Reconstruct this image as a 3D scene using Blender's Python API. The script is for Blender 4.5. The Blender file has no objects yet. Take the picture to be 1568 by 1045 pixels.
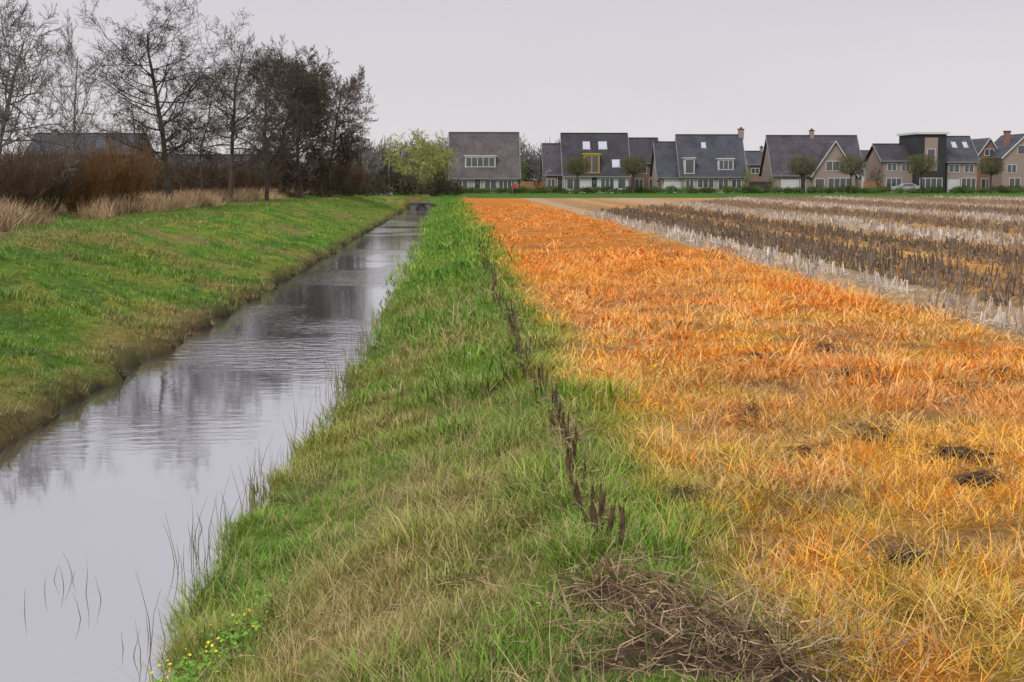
import bpy, math, random, bmesh
import numpy as np
from mathutils import Vector, Euler
random.seed(7)
rng = np.random.default_rng(7)
scene = bpy.context.scene
HC = 2.0; F = 2178.0
PITCH = math.radians(6.48); YAW = math.radians(-2.21)
# ---------------------------------------------------------------- camera
cam = bpy.data.cameras.new("camera"); camo = bpy.data.objects.new("camera", cam)
scene.collection.objects.link(camo); scene.camera = camo
cam.lens = 50; cam.sensor_width = 36; cam.clip_end = 8000; cam.clip_start = 0.05
camo.location = (0, 0, HC)
camo.rotation_euler = (math.pi/2-PITCH, 0, YAW)
Rm = Euler((math.pi/2-PITCH, 0, YAW)).to_matrix()
def survey(px, py, D):
    d = Rm @ Vector(((px-784)/F, (522.5-py)/F, -1.0))
    k = D/d.y
    return d.x*k, HC+d.z*k
def SX(px, D): return survey(px, 285, D)[0]
def SZ(py, D, px=784): return survey(px, py, D)[1]
# ---------------------------------------------------------------- noise
def h2(ix, iy, s):
    n = np.sin(ix*127.1+iy*311.7+s*74.7)*43758.5453
    return n-np.floor(n)
def vn(x, y, s=0):
    x = np.asarray(x, float); y = np.asarray(y, float)
    ix = np.floor(x); iy = np.floor(y); fx = x-ix; fy = y-iy
    fx = fx*fx*(3-2*fx); fy = fy*fy*(3-2*fy)
    return (h2(ix,iy,s)*(1-fx)+h2(ix+1,iy,s)*fx)*(1-fy)+(h2(ix,iy+1,s)*(1-fx)+h2(ix+1,iy+1,s)*fx)*fy
def fbm(x, y, s=0, o=3):
    a = 0.5; t = 0; tot = 0
    for i in range(o):
        t = t+a*vn(np.asarray(x)*2**i, np.asarray(y)*2**i, s+i*3.1); tot += a; a *= .5
    return t/tot
def sst(t):
    t = np.clip(t, 0, 1); return t*t*(3-2*t)
# ---------------------------------------------------------------- terrain
WZ = -0.95
def Rsh(y):
    return np.interp(y, [-20,10,12,15,60,117,143], [-1.80,-1.78,-1.70,-1.45,-1.38,-2.0,-2.1])+(fbm(np.asarray(y)*1.2,0*np.asarray(y),3)-.5)*.42
def Lsh(y):
    return -5.02+(fbm(np.asarray(y)*.9,0*np.asarray(y),9)-.5)*.5
def H(x, y):
    x = np.asarray(x, float); y = np.asarray(y, float)
    R = Rsh(y); L = Lsh(y)
    tr = np.clip((x-R)/(0.9-R), 0, 1)
    zr = WZ+np.minimum(.14, np.maximum(x-R, 0)*2.0)+.81*(0.55*tr+.45*sst(tr))
    tl = np.clip((L-x)/4.6, 0, 1)
    zl = WZ+np.minimum(.22, np.maximum(L-x, 0)*1.8)+1.20*(0.65*tl+.35*sst(tl))
    bed = np.maximum(-1.6, WZ-1.6*np.minimum(x-L, R-x))
    z = np.where(x > R, zr, np.where(x < L, zl, bed))
    near = np.clip(1-y/160, 0.0, 1)
    bank = np.where((x > L) & (x < R), 0, 1)
    inb = sst((1.4-x)/1.0)
    z = z+bank*near*(fbm(x*1.7,y*1.7,21)-.5)*(.07+.22*inb)
    z = z+bank*near*(fbm(x*5,y*5,33)-.5)*(.05+.05*inb)
    w = sst((y-139)/4)
    z = z*(1-w)+w*(np.where(x<-3,.2,.05))
    far = sst((y-150)/30)
    return z*(1-far)
def edge(y):
    y = np.asarray(y, float)
    return np.interp(y, [0,5,7,11,35,130,150], [1.75,1.5,1.38,1.18,1.15,.6,.5])+(fbm(y*.7,y*0,5)-.5)*.6
GREEN=np.array([.175,.355,.030]); DGREEN=np.array([.07,.215,.028]); OLIVE=np.array([.36,.37,.06]); STRAW=np.array([.54,.42,.20])
OR1=np.array([.90,.30,.025]); OR2=np.array([.95,.49,.050]); OR3=np.array([.88,.49,.19]); BRN=np.array([.15,.10,.05])
PALE=np.array([.70,.58,.45])
def ROWX(k): return 7.3+.75*k
def mix(a,b,t):
    t=np.asarray(t)[...,None]; return a*(1-t)+b*t
bandx=[7.0,7.2,8.4,8.8,15.6,16.2,18.8,19.6,25,26,28.5,29.5,36,37,39,40,48,50,60]
bandw=[.0, .85,.85,.08,.05,.75,.75,.12,.1,.85,.85,.12, .1,.8,.8,.12,.1,.7,.3]
darkx=[8.3,8.8,11.0,11.5,12.3,12.7,14.2,14.7,17,20,21,22,24,30,31,34,36,42,44,60]
darkw=[.2,  1,  1,   .1, .1,   1, 1,  .2,.2,.2,.8,.8,.15,.2,.8,.8,.2,.2,.7,.3]
def whiteband(x,y): return np.clip(np.interp(x+(fbm(y*.05,x*0,171)-.5)*.8*sst((x-10)/8),bandx,bandw)*(.6+.8*sst((fbm(x*1.2,y*.35,175)-.3)*2.5)),0,1)
def darkband(x,y): return np.interp(x+(fbm(y*.05,x*0,173)-.5)*.8*sst((x-10)/8),darkx,darkw)
def colour(x, y, jit=0.0):
    x=np.asarray(x,float); y=np.asarray(y,float); n=x.shape
    j=lambda: (rng.random(n)-.5)*jit
    a=fbm(x*.9,y*.5,41)+j(); b=fbm(x*2.3,y*1.7,43)+j(); c=fbm(x*.25,y*.2,47)+j()
    one=np.ones(n)
    g=mix(GREEN*one[...,None],DGREEN,sst((b-.42)*4)*.7)
    near=sst((26-y)/14)
    g=mix(g,OLIVE,sst((a-.44)*4)*(.4+.3*near))
    mid=np.exp(-((x+.40)/.75)**2)
    g=mix(g,STRAW,sst((b+a-.89)*4)*near*mid*.75)
    g=mix(g,OLIVE,near*mid*.25)
    sh=sst((Rsh(y)+.22-x)/.22)
    g=mix(g,BRN*1.4,sh*.3)
    l=mix(GREEN*one[...,None],OLIVE,sst((a-.46)*7)*.8)
    l=mix(l,DGREEN,sst((b-.47)*6)*.75)
    l=mix(l,np.array([.42,.29,.12]),sst((fbm(x*.7,y*.35,61)-.56+j())*9)*.6)
    l=mix(l,BRN*1.3,sst((x-Lsh(y)+.45)/.35)*.6)
    flat=sst((-9.8-x)/1.0)
    l=mix(l,mix(np.array([.12,.25,.03])*one[...,None],np.array([.27,.25,.09]),sst((c-.5)*5)),flat*.7)
    g=np.where((x<-3.2)[...,None],l,g)
    o=mix(OR1*one[...,None],OR2,sst((fbm(x*.8,y*.55,51)-.36+j())*4)*sst((48-y)/25))
    o=mix(o,OR3,sst((fbm(x*.9,y*1.1,53)-.45+j())*5)*.65)
    o=mix(o,OR1,sst((y-16)/25)*sst((7-x)/3)*.5)
    o=mix(o,np.array([.34,.38,.05]),sst((fbm(x*.9,y*.7,57)-.54+j()*1.5)*6)*.65*sst((20-y)/10)*sst((4.5-x)/2.5))
    o=mix(o,np.array([.45,.25,.10]),sst((fbm(x*1.3,y*1.6,59)-.60+j())*8)*.75)
    st=sst((x-6.6)/.6)
    wb=whiteband(x,y); db=darkband(x,y)
    s=mix(np.array([.88,.42,.09])*one[...,None],np.array([.85,.52,.16]),sst((fbm(x*.5,y*.3,77)-.4)*4))
    s=mix(s,np.array([.36,.20,.09]),db*.6)
    s=mix(s,PALE,wb*.75)
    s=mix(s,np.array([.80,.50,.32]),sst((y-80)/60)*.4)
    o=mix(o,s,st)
    w=sst((x-edge(y)+.22+j()*1.2)/.44)
    tr=np.exp(-((x-edge(y))/.22)**2)*.45
    o=mix(o,np.array([.5,.50,.04]),tr)
    out=mix(g,o,w)
    fs=sst((y-149)/3)
    out=mix(out,np.array([.11,.25,.03]),fs)
    return np.clip(out,0.005,.96)
# ---------------------------------------------------------------- material helpers
def nmat(name):
    m=bpy.data.materials.new(name); m.use_nodes=True
    nt=m.node_tree; b=nt.nodes["Principled BSDF"]; return m,nt,b
def link(nt,a,b): nt.links.new(a,b)
def simple(name,col,rough=.8,var=.25,scale=3.0,spec=.3,bump=0,obj=False):
    m,nt,b=nmat(name)
    tc=nt.nodes.new("ShaderNodeTexCoord"); no=nt.nodes.new("ShaderNodeTexNoise")
    no.inputs["Scale"].default_value=scale; no.inputs["Detail"].default_value=2
    link(nt,tc.outputs["Object"],no.inputs["Vector"])
    cr=nt.nodes.new("ShaderNodeValToRGB")
    c=np.array(col)
    cr.color_ramp.elements[0].position=.3; cr.color_ramp.elements[1].position=.7
    cr.color_ramp.elements[0].color=(*np.clip(c*(1-var),0,1),1); cr.color_ramp.elements[1].color=(*np.clip(c*(1+var),0,1),1)
    link(nt,no.outputs["Fac"],cr.inputs["Fac"]); link(nt,cr.outputs["Color"],b.inputs["Base Color"])
    b.inputs["Roughness"].default_value=rough; b.inputs["Specular IOR Level"].default_value=spec
    if bump:
        bp=nt.nodes.new("ShaderNodeBump"); bp.inputs["Strength"].default_value=bump
        link(nt,no.outputs["Fac"],bp.inputs["Height"]); link(nt,bp.outputs["Normal"],b.inputs["Normal"])
    return m
def blade_mat(name,straw=(.55,.43,.22)):
    m,nt,b=nmat(name)
    at=nt.nodes.new("ShaderNodeAttribute"); at.attribute_type='INSTANCER'; at.attribute_name="col"
    bv=nt.nodes.new("ShaderNodeAttribute"); bv.attribute_type='GEOMETRY'; bv.attribute_name="bv"
    sep=nt.nodes.new("ShaderNodeSeparateXYZ"); link(nt,bv.outputs["Vector"],sep.inputs[0])
    sc=nt.nodes.new("ShaderNodeVectorMath"); sc.operation='SCALE'
    link(nt,at.outputs["Vector"],sc.inputs[0]); link(nt,sep.outputs["X"],sc.inputs["Scale"])
    mx=nt.nodes.new("ShaderNodeMix"); mx.data_type='RGBA'
    link(nt,sep.outputs["Y"],mx.inputs[0]); link(nt,sc.outputs[0],mx.inputs[6]); mx.inputs[7].default_value=(*straw,1)
    link(nt,mx.outputs[2],b.inputs["Base Color"])
    b.inputs["Roughness"].default_value=.6; b.inputs["Specular IOR Level"].default_value=.2
    return m
# ---------------------------------------------------------------- mesh helpers
def mesh_np(name,V,Fq,mat=None,smooth=False):
    V=np.asarray(V,np.float32); Fq=np.asarray(Fq,np.int32); k=Fq.shape[1]
    me=bpy.data.meshes.new(name)
    me.vertices.add(len(V)); me.vertices.foreach_set("co",V.ravel())
    me.loops.add(Fq.size); me.loops.foreach_set("vertex_index",Fq.ravel())
    me.polygons.add(len(Fq)); me.polygons.foreach_set("loop_start",np.arange(0,Fq.size,k,dtype=np.int32))
    me.polygons.foreach_set("use_smooth",np.full(len(Fq),smooth))
    me.update(calc_edges=True)
    if mat: me.materials.append(mat)
    return me
def addobj(name,me,parent=None,col=None):
    o=bpy.data.objects.new(name,me)
    (col or scene.collection).objects.link(o)
    if parent: o.parent=parent; o.location=-parent.location
    return o
def empty(name,loc):
    e=bpy.data.objects.new(name,None); scene.collection.objects.link(e); e.location=loc; e.empty_display_size=.5; return e
def segs(P0,P1,R0,R1,n=4):
    P0=np.asarray(P0,float);P1=np.asarray(P1,float);R0=np.asarray(R0,float);R1=np.asarray(R1,float)
    d=P1-P0; d/=np.linalg.norm(d,axis=1)[:,None]+1e-9
    ref=np.where(np.abs(d[:,2:3])<.9,np.array([[0,0,1.]]),np.array([[1.,0,0]]))
    a=np.cross(d,ref); a/=np.linalg.norm(a,axis=1)[:,None]+1e-9; b=np.cross(d,a)
    N=len(P0); V=np.zeros((N,2*n,3))
    for i in range(n):
        t=2*math.pi*i/n; o=a*math.cos(t)+b*math.sin(t)
        V[:,i]=P0+o*R0[:,None]; V[:,n+i]=P1+o*R1[:,None]
    base=(np.arange(N)*2*n)[:,None]
    Fs=np.stack([np.concatenate([base+i,base+(i+1)%n,base+n+(i+1)%n,base+n+i],1) for i in range(n)],1).reshape(-1,4)
    return V.reshape(-1,3),Fs
class MB:
    def __init__(s): s.v=[];s.f=[];s.m=[]
    def poly(s,pts,mi=0):
        b=len(s.v); s.v+= [tuple(p) for p in pts]; s.f.append(tuple(range(b,b+len(pts)))); s.m.append(mi)
    def box(s,x0,x1,y0,y1,z0,z1,mi=0):
        b=len(s.v); s.v+=[(x0,y0,z0),(x1,y0,z0),(x1,y1,z0),(x0,y1,z0),(x0,y0,z1),(x1,y0,z1),(x1,y1,z1),(x0,y1,z1)]
        for f in [(0,3,2,1),(4,5,6,7),(0,1,5,4),(1,2,6,5),(2,3,7,6),(3,0,4,7)]:
            s.f.append(tuple(b+i for i in f)); s.m.append(mi)
    def slab(s,p,off,mi=0):
        b=len(s.v); s.v+=[tuple(q) for q in p]+[tuple(np.array(q)+off) for q in p]
        for f in [(3,2,1,0),(4,5,6,7),(0,1,5,4),(1,2,6,5),(2,3,7,6),(3,0,4,7)]:
            s.f.append(tuple(b+i for i in f)); s.m.append(mi)
    def build(s,name,mats,parent=None):
        me=bpy.data.meshes.new(name); me.from_pydata(s.v,[],s.f)
        for m in mats: me.materials.append(m)
        me.polygons.foreach_set("material_index",s.m); me.update()
        return addobj(name,me,parent)
# ---------------------------------------------------------------- ground sheet
xs=np.unique(np.concatenate([-np.geomspace(60,3000,18),np.arange(-60,-12,1.),np.arange(-12,1.8,.11),np.arange(1.8,9,.15),np.arange(9,70,.375),np.geomspace(70,3000,18)]).round(4))
ys=np.unique(np.concatenate([np.arange(-12,22,.14),np.arange(22,60,.4),np.arange(60,165,1.),np.geomspace(165,4000,26)]).round(4))
X,Y=np.meshgrid(xs,ys); Z=H(X,Y); nx=len(xs); ny=len(ys)
V=np.stack([X,Y,Z],-1).reshape(-1,3)
idx=np.arange(nx*ny).reshape(ny,nx)
Fq=np.stack([idx[:-1,:-1],idx[:-1,1:],idx[1:,1:],idx[1:,:-1]],-1).reshape(-1,4)
m,nt,b=nmat("ground_soil_and_turf")
at=nt.nodes.new("ShaderNodeAttribute"); at.attribute_name="gc"
geo=nt.nodes.new("ShaderNodeNewGeometry")
n1=nt.nodes.new("ShaderNodeTexNoise"); n1.inputs["Scale"].default_value=14; n1.inputs["Detail"].default_value=4; n1.inputs["Roughness"].default_value=.7
n2=nt.nodes.new("ShaderNodeTexNoise"); n2.inputs["Scale"].default_value=1.3; n2.inputs["Detail"].default_value=4; n2.inputs["Roughness"].default_value=.7
link(nt,geo.outputs["Position"],n1.inputs["Vector"]); link(nt,geo.outputs["Position"],n2.inputs["Vector"])
r1=nt.nodes.new("ShaderNodeMapRange"); r1.inputs["From Min"].default_value=.3; r1.inputs["From Max"].default_value=.7; r1.inputs["To Min"].default_value=.45; r1.inputs["To Max"].default_value=1.15
r2=nt.nodes.new("ShaderNodeMapRange"); r2.inputs["From Min"].default_value=.3; r2.inputs["From Max"].default_value=.7; r2.inputs["To Min"].default_value=.75; r2.inputs["To Max"].default_value=1.15
link(nt,n1.outputs["Fac"],r1.inputs["Value"]); link(nt,n2.outputs["Fac"],r2.inputs["Value"])
mm=nt.nodes.new("ShaderNodeMath"); mm.operation='MULTIPLY'; link(nt,r1.outputs[0],mm.inputs[0]); link(nt,r2.outputs[0],mm.inputs[1])
sc=nt.nodes.new("ShaderNodeVectorMath"); sc.operation='SCALE'; link(nt,at.outputs["Vector"],sc.inputs[0]); link(nt,mm.outputs[0],sc.inputs["Scale"])
link(nt,sc.outputs[0],b.inputs["Base Color"]); b.inputs["Roughness"].default_value=.95; b.inputs["Specular IOR Level"].default_value=.1
bp=nt.nodes.new("ShaderNodeBump"); bp.inputs["Strength"].default_value=.6; bp.inputs["Distance"].default_value=.06
link(nt,n1.outputs["Fac"],bp.inputs["Height"]); link(nt,bp.outputs["Normal"],b.inputs["Normal"])
ground=mesh_np("ground",V,Fq,m,True)
gc=colour(V[:,0],V[:,1])*.8
soil=np.array([.11,.07,.04])
und=np.clip(1-V[:,1]/60,0,1)*.42
gc=gc*(1-und[:,None])+soil*und[:,None]
under=(V[:,2]<WZ+.06)
gc[under]=np.array([.045,.035,.022])
a_=ground.attributes.new("gc",'FLOAT_VECTOR','POINT'); a_.data.foreach_set("vector",gc.astype(np.float32).ravel())
addobj("ground",ground)
# ---------------------------------------------------------------- water
m,nt,b=nmat("ditch_water")
geo=nt.nodes.new("ShaderNodeNewGeometry")
mp=nt.nodes.new("ShaderNodeMapping"); mp.inputs["Scale"].default_value=(.8,1.6,1); link(nt,geo.outputs["Position"],mp.inputs["Vector"])
w1=nt.nodes.new("ShaderNodeTexNoise"); w1.inputs["Scale"].default_value=3.4; w1.inputs["Detail"].default_value=3; w1.inputs["Roughness"].default_value=.5; link(nt,mp.outputs[0],w1.inputs["Vector"])
w2=nt.nodes.new("ShaderNodeTexNoise"); w2.inputs["Scale"].default_value=.16; w2.inputs["Detail"].default_value=2; link(nt,geo.outputs["Position"],w2.inputs["Vector"])
rr=nt.nodes.new("ShaderNodeMapRange"); rr.inputs["From Min"].default_value=.42; rr.inputs["From Max"].default_value=.58; rr.inputs["To Min"].default_value=.15; rr.inputs["To Max"].default_value=1
link(nt,w2.outputs["Fac"],rr.inputs["Value"])
sy=nt.nodes.new("ShaderNodeSeparateXYZ"); link(nt,geo.outputs["Position"],sy.inputs[0])
ry=nt.nodes.new("ShaderNodeMapRange"); ry.inputs["From Min"].default_value=14; ry.inputs["From Max"].default_value=25; ry.inputs["To Min"].default_value=.10; ry.inputs["To Max"].default_value=1.0
link(nt,sy.outputs["Y"],ry.inputs["Value"])
mu=nt.nodes.new("ShaderNodeMath"); mu.operation='MULTIPLY'; link(nt,rr.outputs[0],mu.inputs[0]); link(nt,ry.outputs[0],mu.inputs[1])
mu2=nt.nodes.new("ShaderNodeMath"); mu2.operation='MULTIPLY'; link(nt,mu.outputs[0],mu2.inputs[0]); link(nt,w1.outputs["Fac"],mu2.inputs[1])
bp=nt.nodes.new("ShaderNodeBump"); bp.inputs["Strength"].default_value=.6; bp.inputs["Distance"].default_value=.026
link(nt,mu2.outputs[0],bp.inputs["Height"])
gl=nt.nodes.new("ShaderNodeBsdfGlossy"); gl.inputs["Color"].default_value=(.88,.88,.91,1); gl.inputs["Roughness"].default_value=.04
link(nt,bp.outputs["Normal"],gl.inputs["Normal"])
b.inputs["Base Color"].default_value=(.12,.12,.11,1); b.inputs["Roughness"].default_value=.3
lw=nt.nodes.new("ShaderNodeLayerWeight"); lw.inputs["Blend"].default_value=.5
rf=nt.nodes.new("ShaderNodeMapRange"); rf.inputs["From Min"].default_value=.3; rf.inputs["From Max"].default_value=.95; rf.inputs["To Min"].default_value=.5; rf.inputs["To Max"].default_value=.90
link(nt,lw.outputs["Facing"],rf.inputs["Value"])
ms=nt.nodes.new("ShaderNodeMixShader"); link(nt,rf.outputs[0],ms.inputs[0]); link(nt,b.outputs[0],ms.inputs[1]); link(nt,gl.outputs[0],ms.inputs[2])
link(nt,ms.outputs[0],nt.nodes["Material Output"].inputs["Surface"])
wb_=MB(); wb_.poly([(-7,-11,WZ),(-.3,-11,WZ),(-.3,142,WZ),(-7,142,WZ)]); wb_.build("ditch_water",[m])
# ---------------------------------------------------------------- tufts + scatter
def tuft(name,coll,mat,n,rad,l0,l1,w,lean0,lean1,curl,straw,seed,nseg=3,vlo=.55,vhi=1.4):
    r=np.random.default_rng(seed)
    ang=r.random(n)*2*math.pi; rr=np.sqrt(r.random(n))*rad
    bx=np.cos(ang)*rr; by=np.sin(ang)*rr
    az=ang+r.normal(0,.9,n); L=l0+(l1-l0)*r.random(n); ln=lean0+(lean1-lean0)*r.random(n)
    cu=curl*(.4+r.random(n)); wd=w*(.6+.8*r.random(n))
    p=np.stack([bx,by,np.full(n,-.02)],1); th=ln.copy()
    side=np.stack([-np.sin(az+r.normal(0,.8,n)),np.cos(az),np.zeros(n)],1)
    V=np.zeros((n,2*(nseg+1),3))
    for i in range(nseg+1):
        k=1-(i/nseg)**1.6*.9
        V[:,2*i]=p-side*(wd*k/2)[:,None]; V[:,2*i+1]=p+side*(wd*k/2)[:,None]
        d=np.stack([np.cos(az)*np.sin(th),np.sin(az)*np.sin(th),np.cos(th)],1)
        p=p+d*(L/nseg)[:,None]; th=th+cu/nseg
    V[:,:,2]=np.maximum(V[:,:,2],-.03)
    base=(np.arange(n)*2*(nseg+1))[:,None]
    Fs=np.stack([np.concatenate([base+2*i,base+2*i+1,base+2*i+3,base+2*i+2],1) for i in range(nseg)],1).reshape(-1,4)
    me=mesh_np(name,V.reshape(-1,3),Fs,mat)
    v=vlo+(vhi-vlo)*r.random(n); s=np.where(r.random(n)<straw,.4+.5*r.random(n),r.random(n)*.08)
    att=np.stack([np.repeat(v,2*(nseg+1)),np.repeat(s,2*(nseg+1)),np.zeros(n*2*(nseg+1))],1)
    a=me.attributes.new("bv",'FLOAT_VECTOR','POINT'); a.data.foreach_set("vector",att.astype(np.float32).ravel())
    o=bpy.data.objects.new(name,me); coll.objects.link(o)
    return o
def scatter(name,coll,P,rot,scl,idx,col):
    me=bpy.data.meshes.new(name); n=len(P)
    me.vertices.add(n); me.vertices.foreach_set("co",np.asarray(P,np.float32).ravel())
    for nm,ty,dt,key in (("rot",'FLOAT_VECTOR',rot,"vector"),("col",'FLOAT_VECTOR',col,"vector"),("scl",'FLOAT',scl,"value")):
        a=me.attributes.new(nm,ty,'POINT'); a.data.foreach_set(key,np.asarray(dt,np.float32).ravel())
    a=me.attributes.new("idx",'INT','POINT'); a.data.foreach_set("value",np.asarray(idx,np.int32))
    o=addobj(name,me)
    g=bpy.data.node_groups.new(name+"_gn",'GeometryNodeTree')
    g.interface.new_socket("Geometry",in_out='INPUT',socket_type='NodeSocketGeometry')
    g.interface.new_socket("Geometry",in_out='OUTPUT',socket_type='NodeSocketGeometry')
    gi=g.nodes.new("NodeGroupInput"); go=g.nodes.new("NodeGroupOutput")
    ci=g.nodes.new("GeometryNodeCollectionInfo"); ci.inputs["Collection"].default_value=coll
    ci.inputs["Separate Children"].default_value=True; ci.inputs["Reset Children"].default_value=True
    ip=g.nodes.new("GeometryNodeInstanceOnPoints"); ip.inputs["Pick Instance"].default_value=True
    def na(nm,dt):
        q=g.nodes.new("GeometryNodeInputNamedAttribute"); q.data_type=dt; q.inputs["Name"].default_value=nm; return q.outputs["Attribute"]
    er=g.nodes.new("FunctionNodeEulerToRotation")
    L=g.links.new
    L(na("rot",'FLOAT_VECTOR'),er.inputs[0]); L(er.outputs[0],ip.inputs["Rotation"])
    L(na("scl",'FLOAT'),ip.inputs["Scale"]); L(na("idx",'INT'),ip.inputs["Instance Index"])
    L(gi.outputs[0],ip.inputs["Points"]); L(ci.outputs[0],ip.inputs["Instance"]); L(ip.outputs[0],go.inputs[0])
    md=o.modifiers.new("scatter",'NODES'); md.node_group=g
    return o
def pts(x0,x1,y0,y1,dens):
    n=int((x1-x0)*(y1-y0)*dens); x=x0+(x1-x0)*rng.random(n); y=y0+(y1-y0)*rng.random(n)
    k=(x>-.35*y-1.5)&(x<.43*y+1.5); return x[k],y[k]
LUMPS=[(.70,6.75,.20,.20,.09),(.98,6.3,.24,.22,.10),(1.20,5.9,.24,.2,.07),(.75,5.7,.28,.22,.05),(1.25,5.45,.25,.2,.06)]
CLODS=[]
for (a,b_,s) in [(1170,556,.26),(1335,675,.15),(1300,578,.17),(1470,705,.26),(1500,745,.17),(1480,602,.10),(1345,590,.10),(1265,540,.09),(1050,770,.08),(1390,870,.10),(1150,640,.07),(1530,575,.12),(1240,700,.07)]:
    d=Rm@Vector(((a-784)/F,(522.5-b_)/F,-1)); k=-HC/d.z; CLODS.append((d.x*k,d.y*k,s))
def clear(x,y):
    k=np.ones(len(x),bool)
    for (a,b_,s) in CLODS: k&=~((((x-a)/(s*.95))**2+((y-b_)/(s*1.0+.05))**2)<1)
    for (a,b_,c,d,e) in LUMPS: k&=~(((((x-a)/(c*1.1))**2+((y-b_)/(d*1.1))**2)<1)&(rng.random(len(x))<.78))
    return k
bm_=blade_mat("grass_blade"); bo_=blade_mat("sprayed_grass_blade",(.85,.60,.27))
cg=bpy.data.collections.new("green_tufts"); co=bpy.data.collections.new("orange_tufts")
for i in range(5): tuft("g%02d"%i,cg,bm_,34,.11,.06,.19,.0052,.1,.8,.9,.20,100+i)
for i in range(5,8): tuft("g%02d"%i,cg,bm_,34,.20,.07,.20,.012,.1,.8,.9,.13,100+i,2)
for i in range(8,11): tuft("g%02d"%i,cg,bm_,34,.45,.08,.22,.026,.1,.8,.8,.10,100+i,2)
for i in range(5): tuft("o%02d"%i,co,bo_,32,.12,.07,.22,.0056,.4,1.3,.9,.2,200+i)
for i in range(5,8): tuft("o%02d"%i,co,bo_,32,.22,.07,.20,.013,.4,1.25,.9,.16,200+i,2)
for i in range(8,11): tuft("o%02d"%i,co,bo_,32,.45,.05,.15,.026,.3,1.2,.8,.1,200+i,2)
def lod(n,y): 
    a=rng.integers(0,5,n); b_=rng.integers(5,8,n); c=rng.integers(8,11,n)
    yy=y*(1+.12*rng.normal(size=n))
    return np.where(yy<14,a,np.where(yy<36,b_,c))
def rots(n,t=.12): return np.stack([rng.normal(0,t,n),rng.normal(0,t,n),rng.random(n)*6.283],1)
gx=[];gy=[]
for a in [(-2.2,2.6,3.6,15,120),(-2.2,2.4,13,38,31),(-11,-4.8,14,38,25),(-2.6,2.0,35,141,8),(-20,-4.8,35,141,4),(-20,3,141,156,2),(-20,-11,28,36,8)]:
    x,y=pts(*a); gx.append(x); gy.append(y)
x=np.concatenate(gx);y=np.concatenate(gy)
w=sst((x-edge(y)+.22)/.44); k=(rng.random(len(x))>w)|(y>150); z=H(x,y); k&=(z>WZ-.02)&clear(x,y)
x,y,z=x[k],y[k],z[k]
tall=.5+1.05*sst((fbm(x*1.5,y*1.5,81)-.3)*2.2)*rng.random(len(x))+.65*sst((fbm(x*1.3,y*1.3,83)-.57)*7)
tall=np.where(x<-4,.42+.50*(tall-.5),tall)
scatter("bank_grass",cg,np.stack([x,y,z],1),rots(len(x)),tall,lod(len(x),y),colour(x,y,.4))
gx=[];gy=[]
for a in [(.7,9.0,3.8,15,100),(.7,17,13,38,20),(.4,62,35,110,2.0)]:
    x,y=pts(*a); gx.append(x); gy.append(y)
x=np.concatenate(gx);y=np.concatenate(gy)
w=sst((x-edge(y)+.30)/.44); k=(rng.random(len(x))<w)&(y<150)&clear(x,y)
rowd=np.abs(((x-7.3)/.75+.5)%1-.5)*.75
k&=~((x>7.1)&(rowd<.16)&(rng.random(len(x))<.85)); k&=~((x>7.1)&(rng.random(len(x))<np.maximum(darkband(x,y)*.45,whiteband(x,y)*.6)))
bare=(fbm(x*1.3,y*1.6,59)>.65); k&=~(bare&(rng.random(len(x))<.75))
x,y=x[k],y[k]; z=H(x,y)
scl=.6+.75*rng.random(len(x))*(.3+fbm(x*1.5,y*1.5,85))+.45*sst((fbm(x*1.7,y*1.7,87)-.58)*8)
scl*=np.where(x>7,.6,1)
scatter("sprayed_orange_grass",co,np.stack([x,y,z],1),rots(len(x),.2),scl,lod(len(x),y),colour(x,y,.45))
cd=bpy.data.collections.new("dry_tufts")
for i in range(4): tuft("d%02d"%i,cd,bm_,16,.10,.16,.38,.0034,.1,.8,1.3,.5,300+i,4)
for i in range(4,7): tuft("d%02d"%i,cd,bm_,22,.15,.16,.36,.008,.1,.8,1.3,.5,300+i,3)
x1,y1=pts(-1.8,1.1,3.8,14,44); x2,y2=pts(-1.6,1.0,14,32,8); x3,y3=pts(1.2,6,4,12,2.5); x=np.concatenate([x1,x2,x3]);y=np.concatenate([y1,y2,y3])
k=(rng.random(len(x))<np.exp(-((x+.50)/.85)**2)*sst((fbm(x*1.1,y*.8,91)-.36)*4))|(x>1.3); x,y=x[k],y[k]
c=mix(STRAW*np.ones((len(x),1)),np.array([.38,.22,.12]),rng.random(len(x))*.8)
scatter("dry_bank_grass",cd,np.stack([x,y,H(x,y)],1),rots(len(x),.25),.65+.6*rng.random(len(x)),np.where(y<14,rng.integers(0,4,len(x)),rng.integers(4,7,len(x))),c)
cr_=bpy.data.collections.new("reed_tufts")
for i in range(4): tuft("r%02d"%i,cr_,bm_,44,.5,.35,1.25,.026,.0,.7,.9,.2,400+i,3,.5,1.4)
n=5200; y=40+98*rng.random(n)**.9; x=-13.8-4.2*rng.random(n)+(fbm(y*.22,y*0,95)-.5)*2.4
dn=fbm(x*.5,y*.22,97)
k=(x>-.36*y-3)&(dn>.42)
x,y=x[k],y[k]; dn=dn[k]
c=mix(np.array([.52,.33,.19])*np.ones((len(x),1)),np.array([.60,.43,.26]),rng.random(len(x)))
c=mix(c,np.array([.26,.16,.10]),sst((fbm(x*.7,y*.4,99)-.46)*6)*.85)
scatter("dry_reed_belt",cr_,np.stack([x,y,H(x,y)],1),rots(len(x),.15),(.3+.5*rng.random(len(x)))*(.45+.75*sst((dn-.40)*6)),rng.integers(0,4,len(x)),c)
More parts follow.
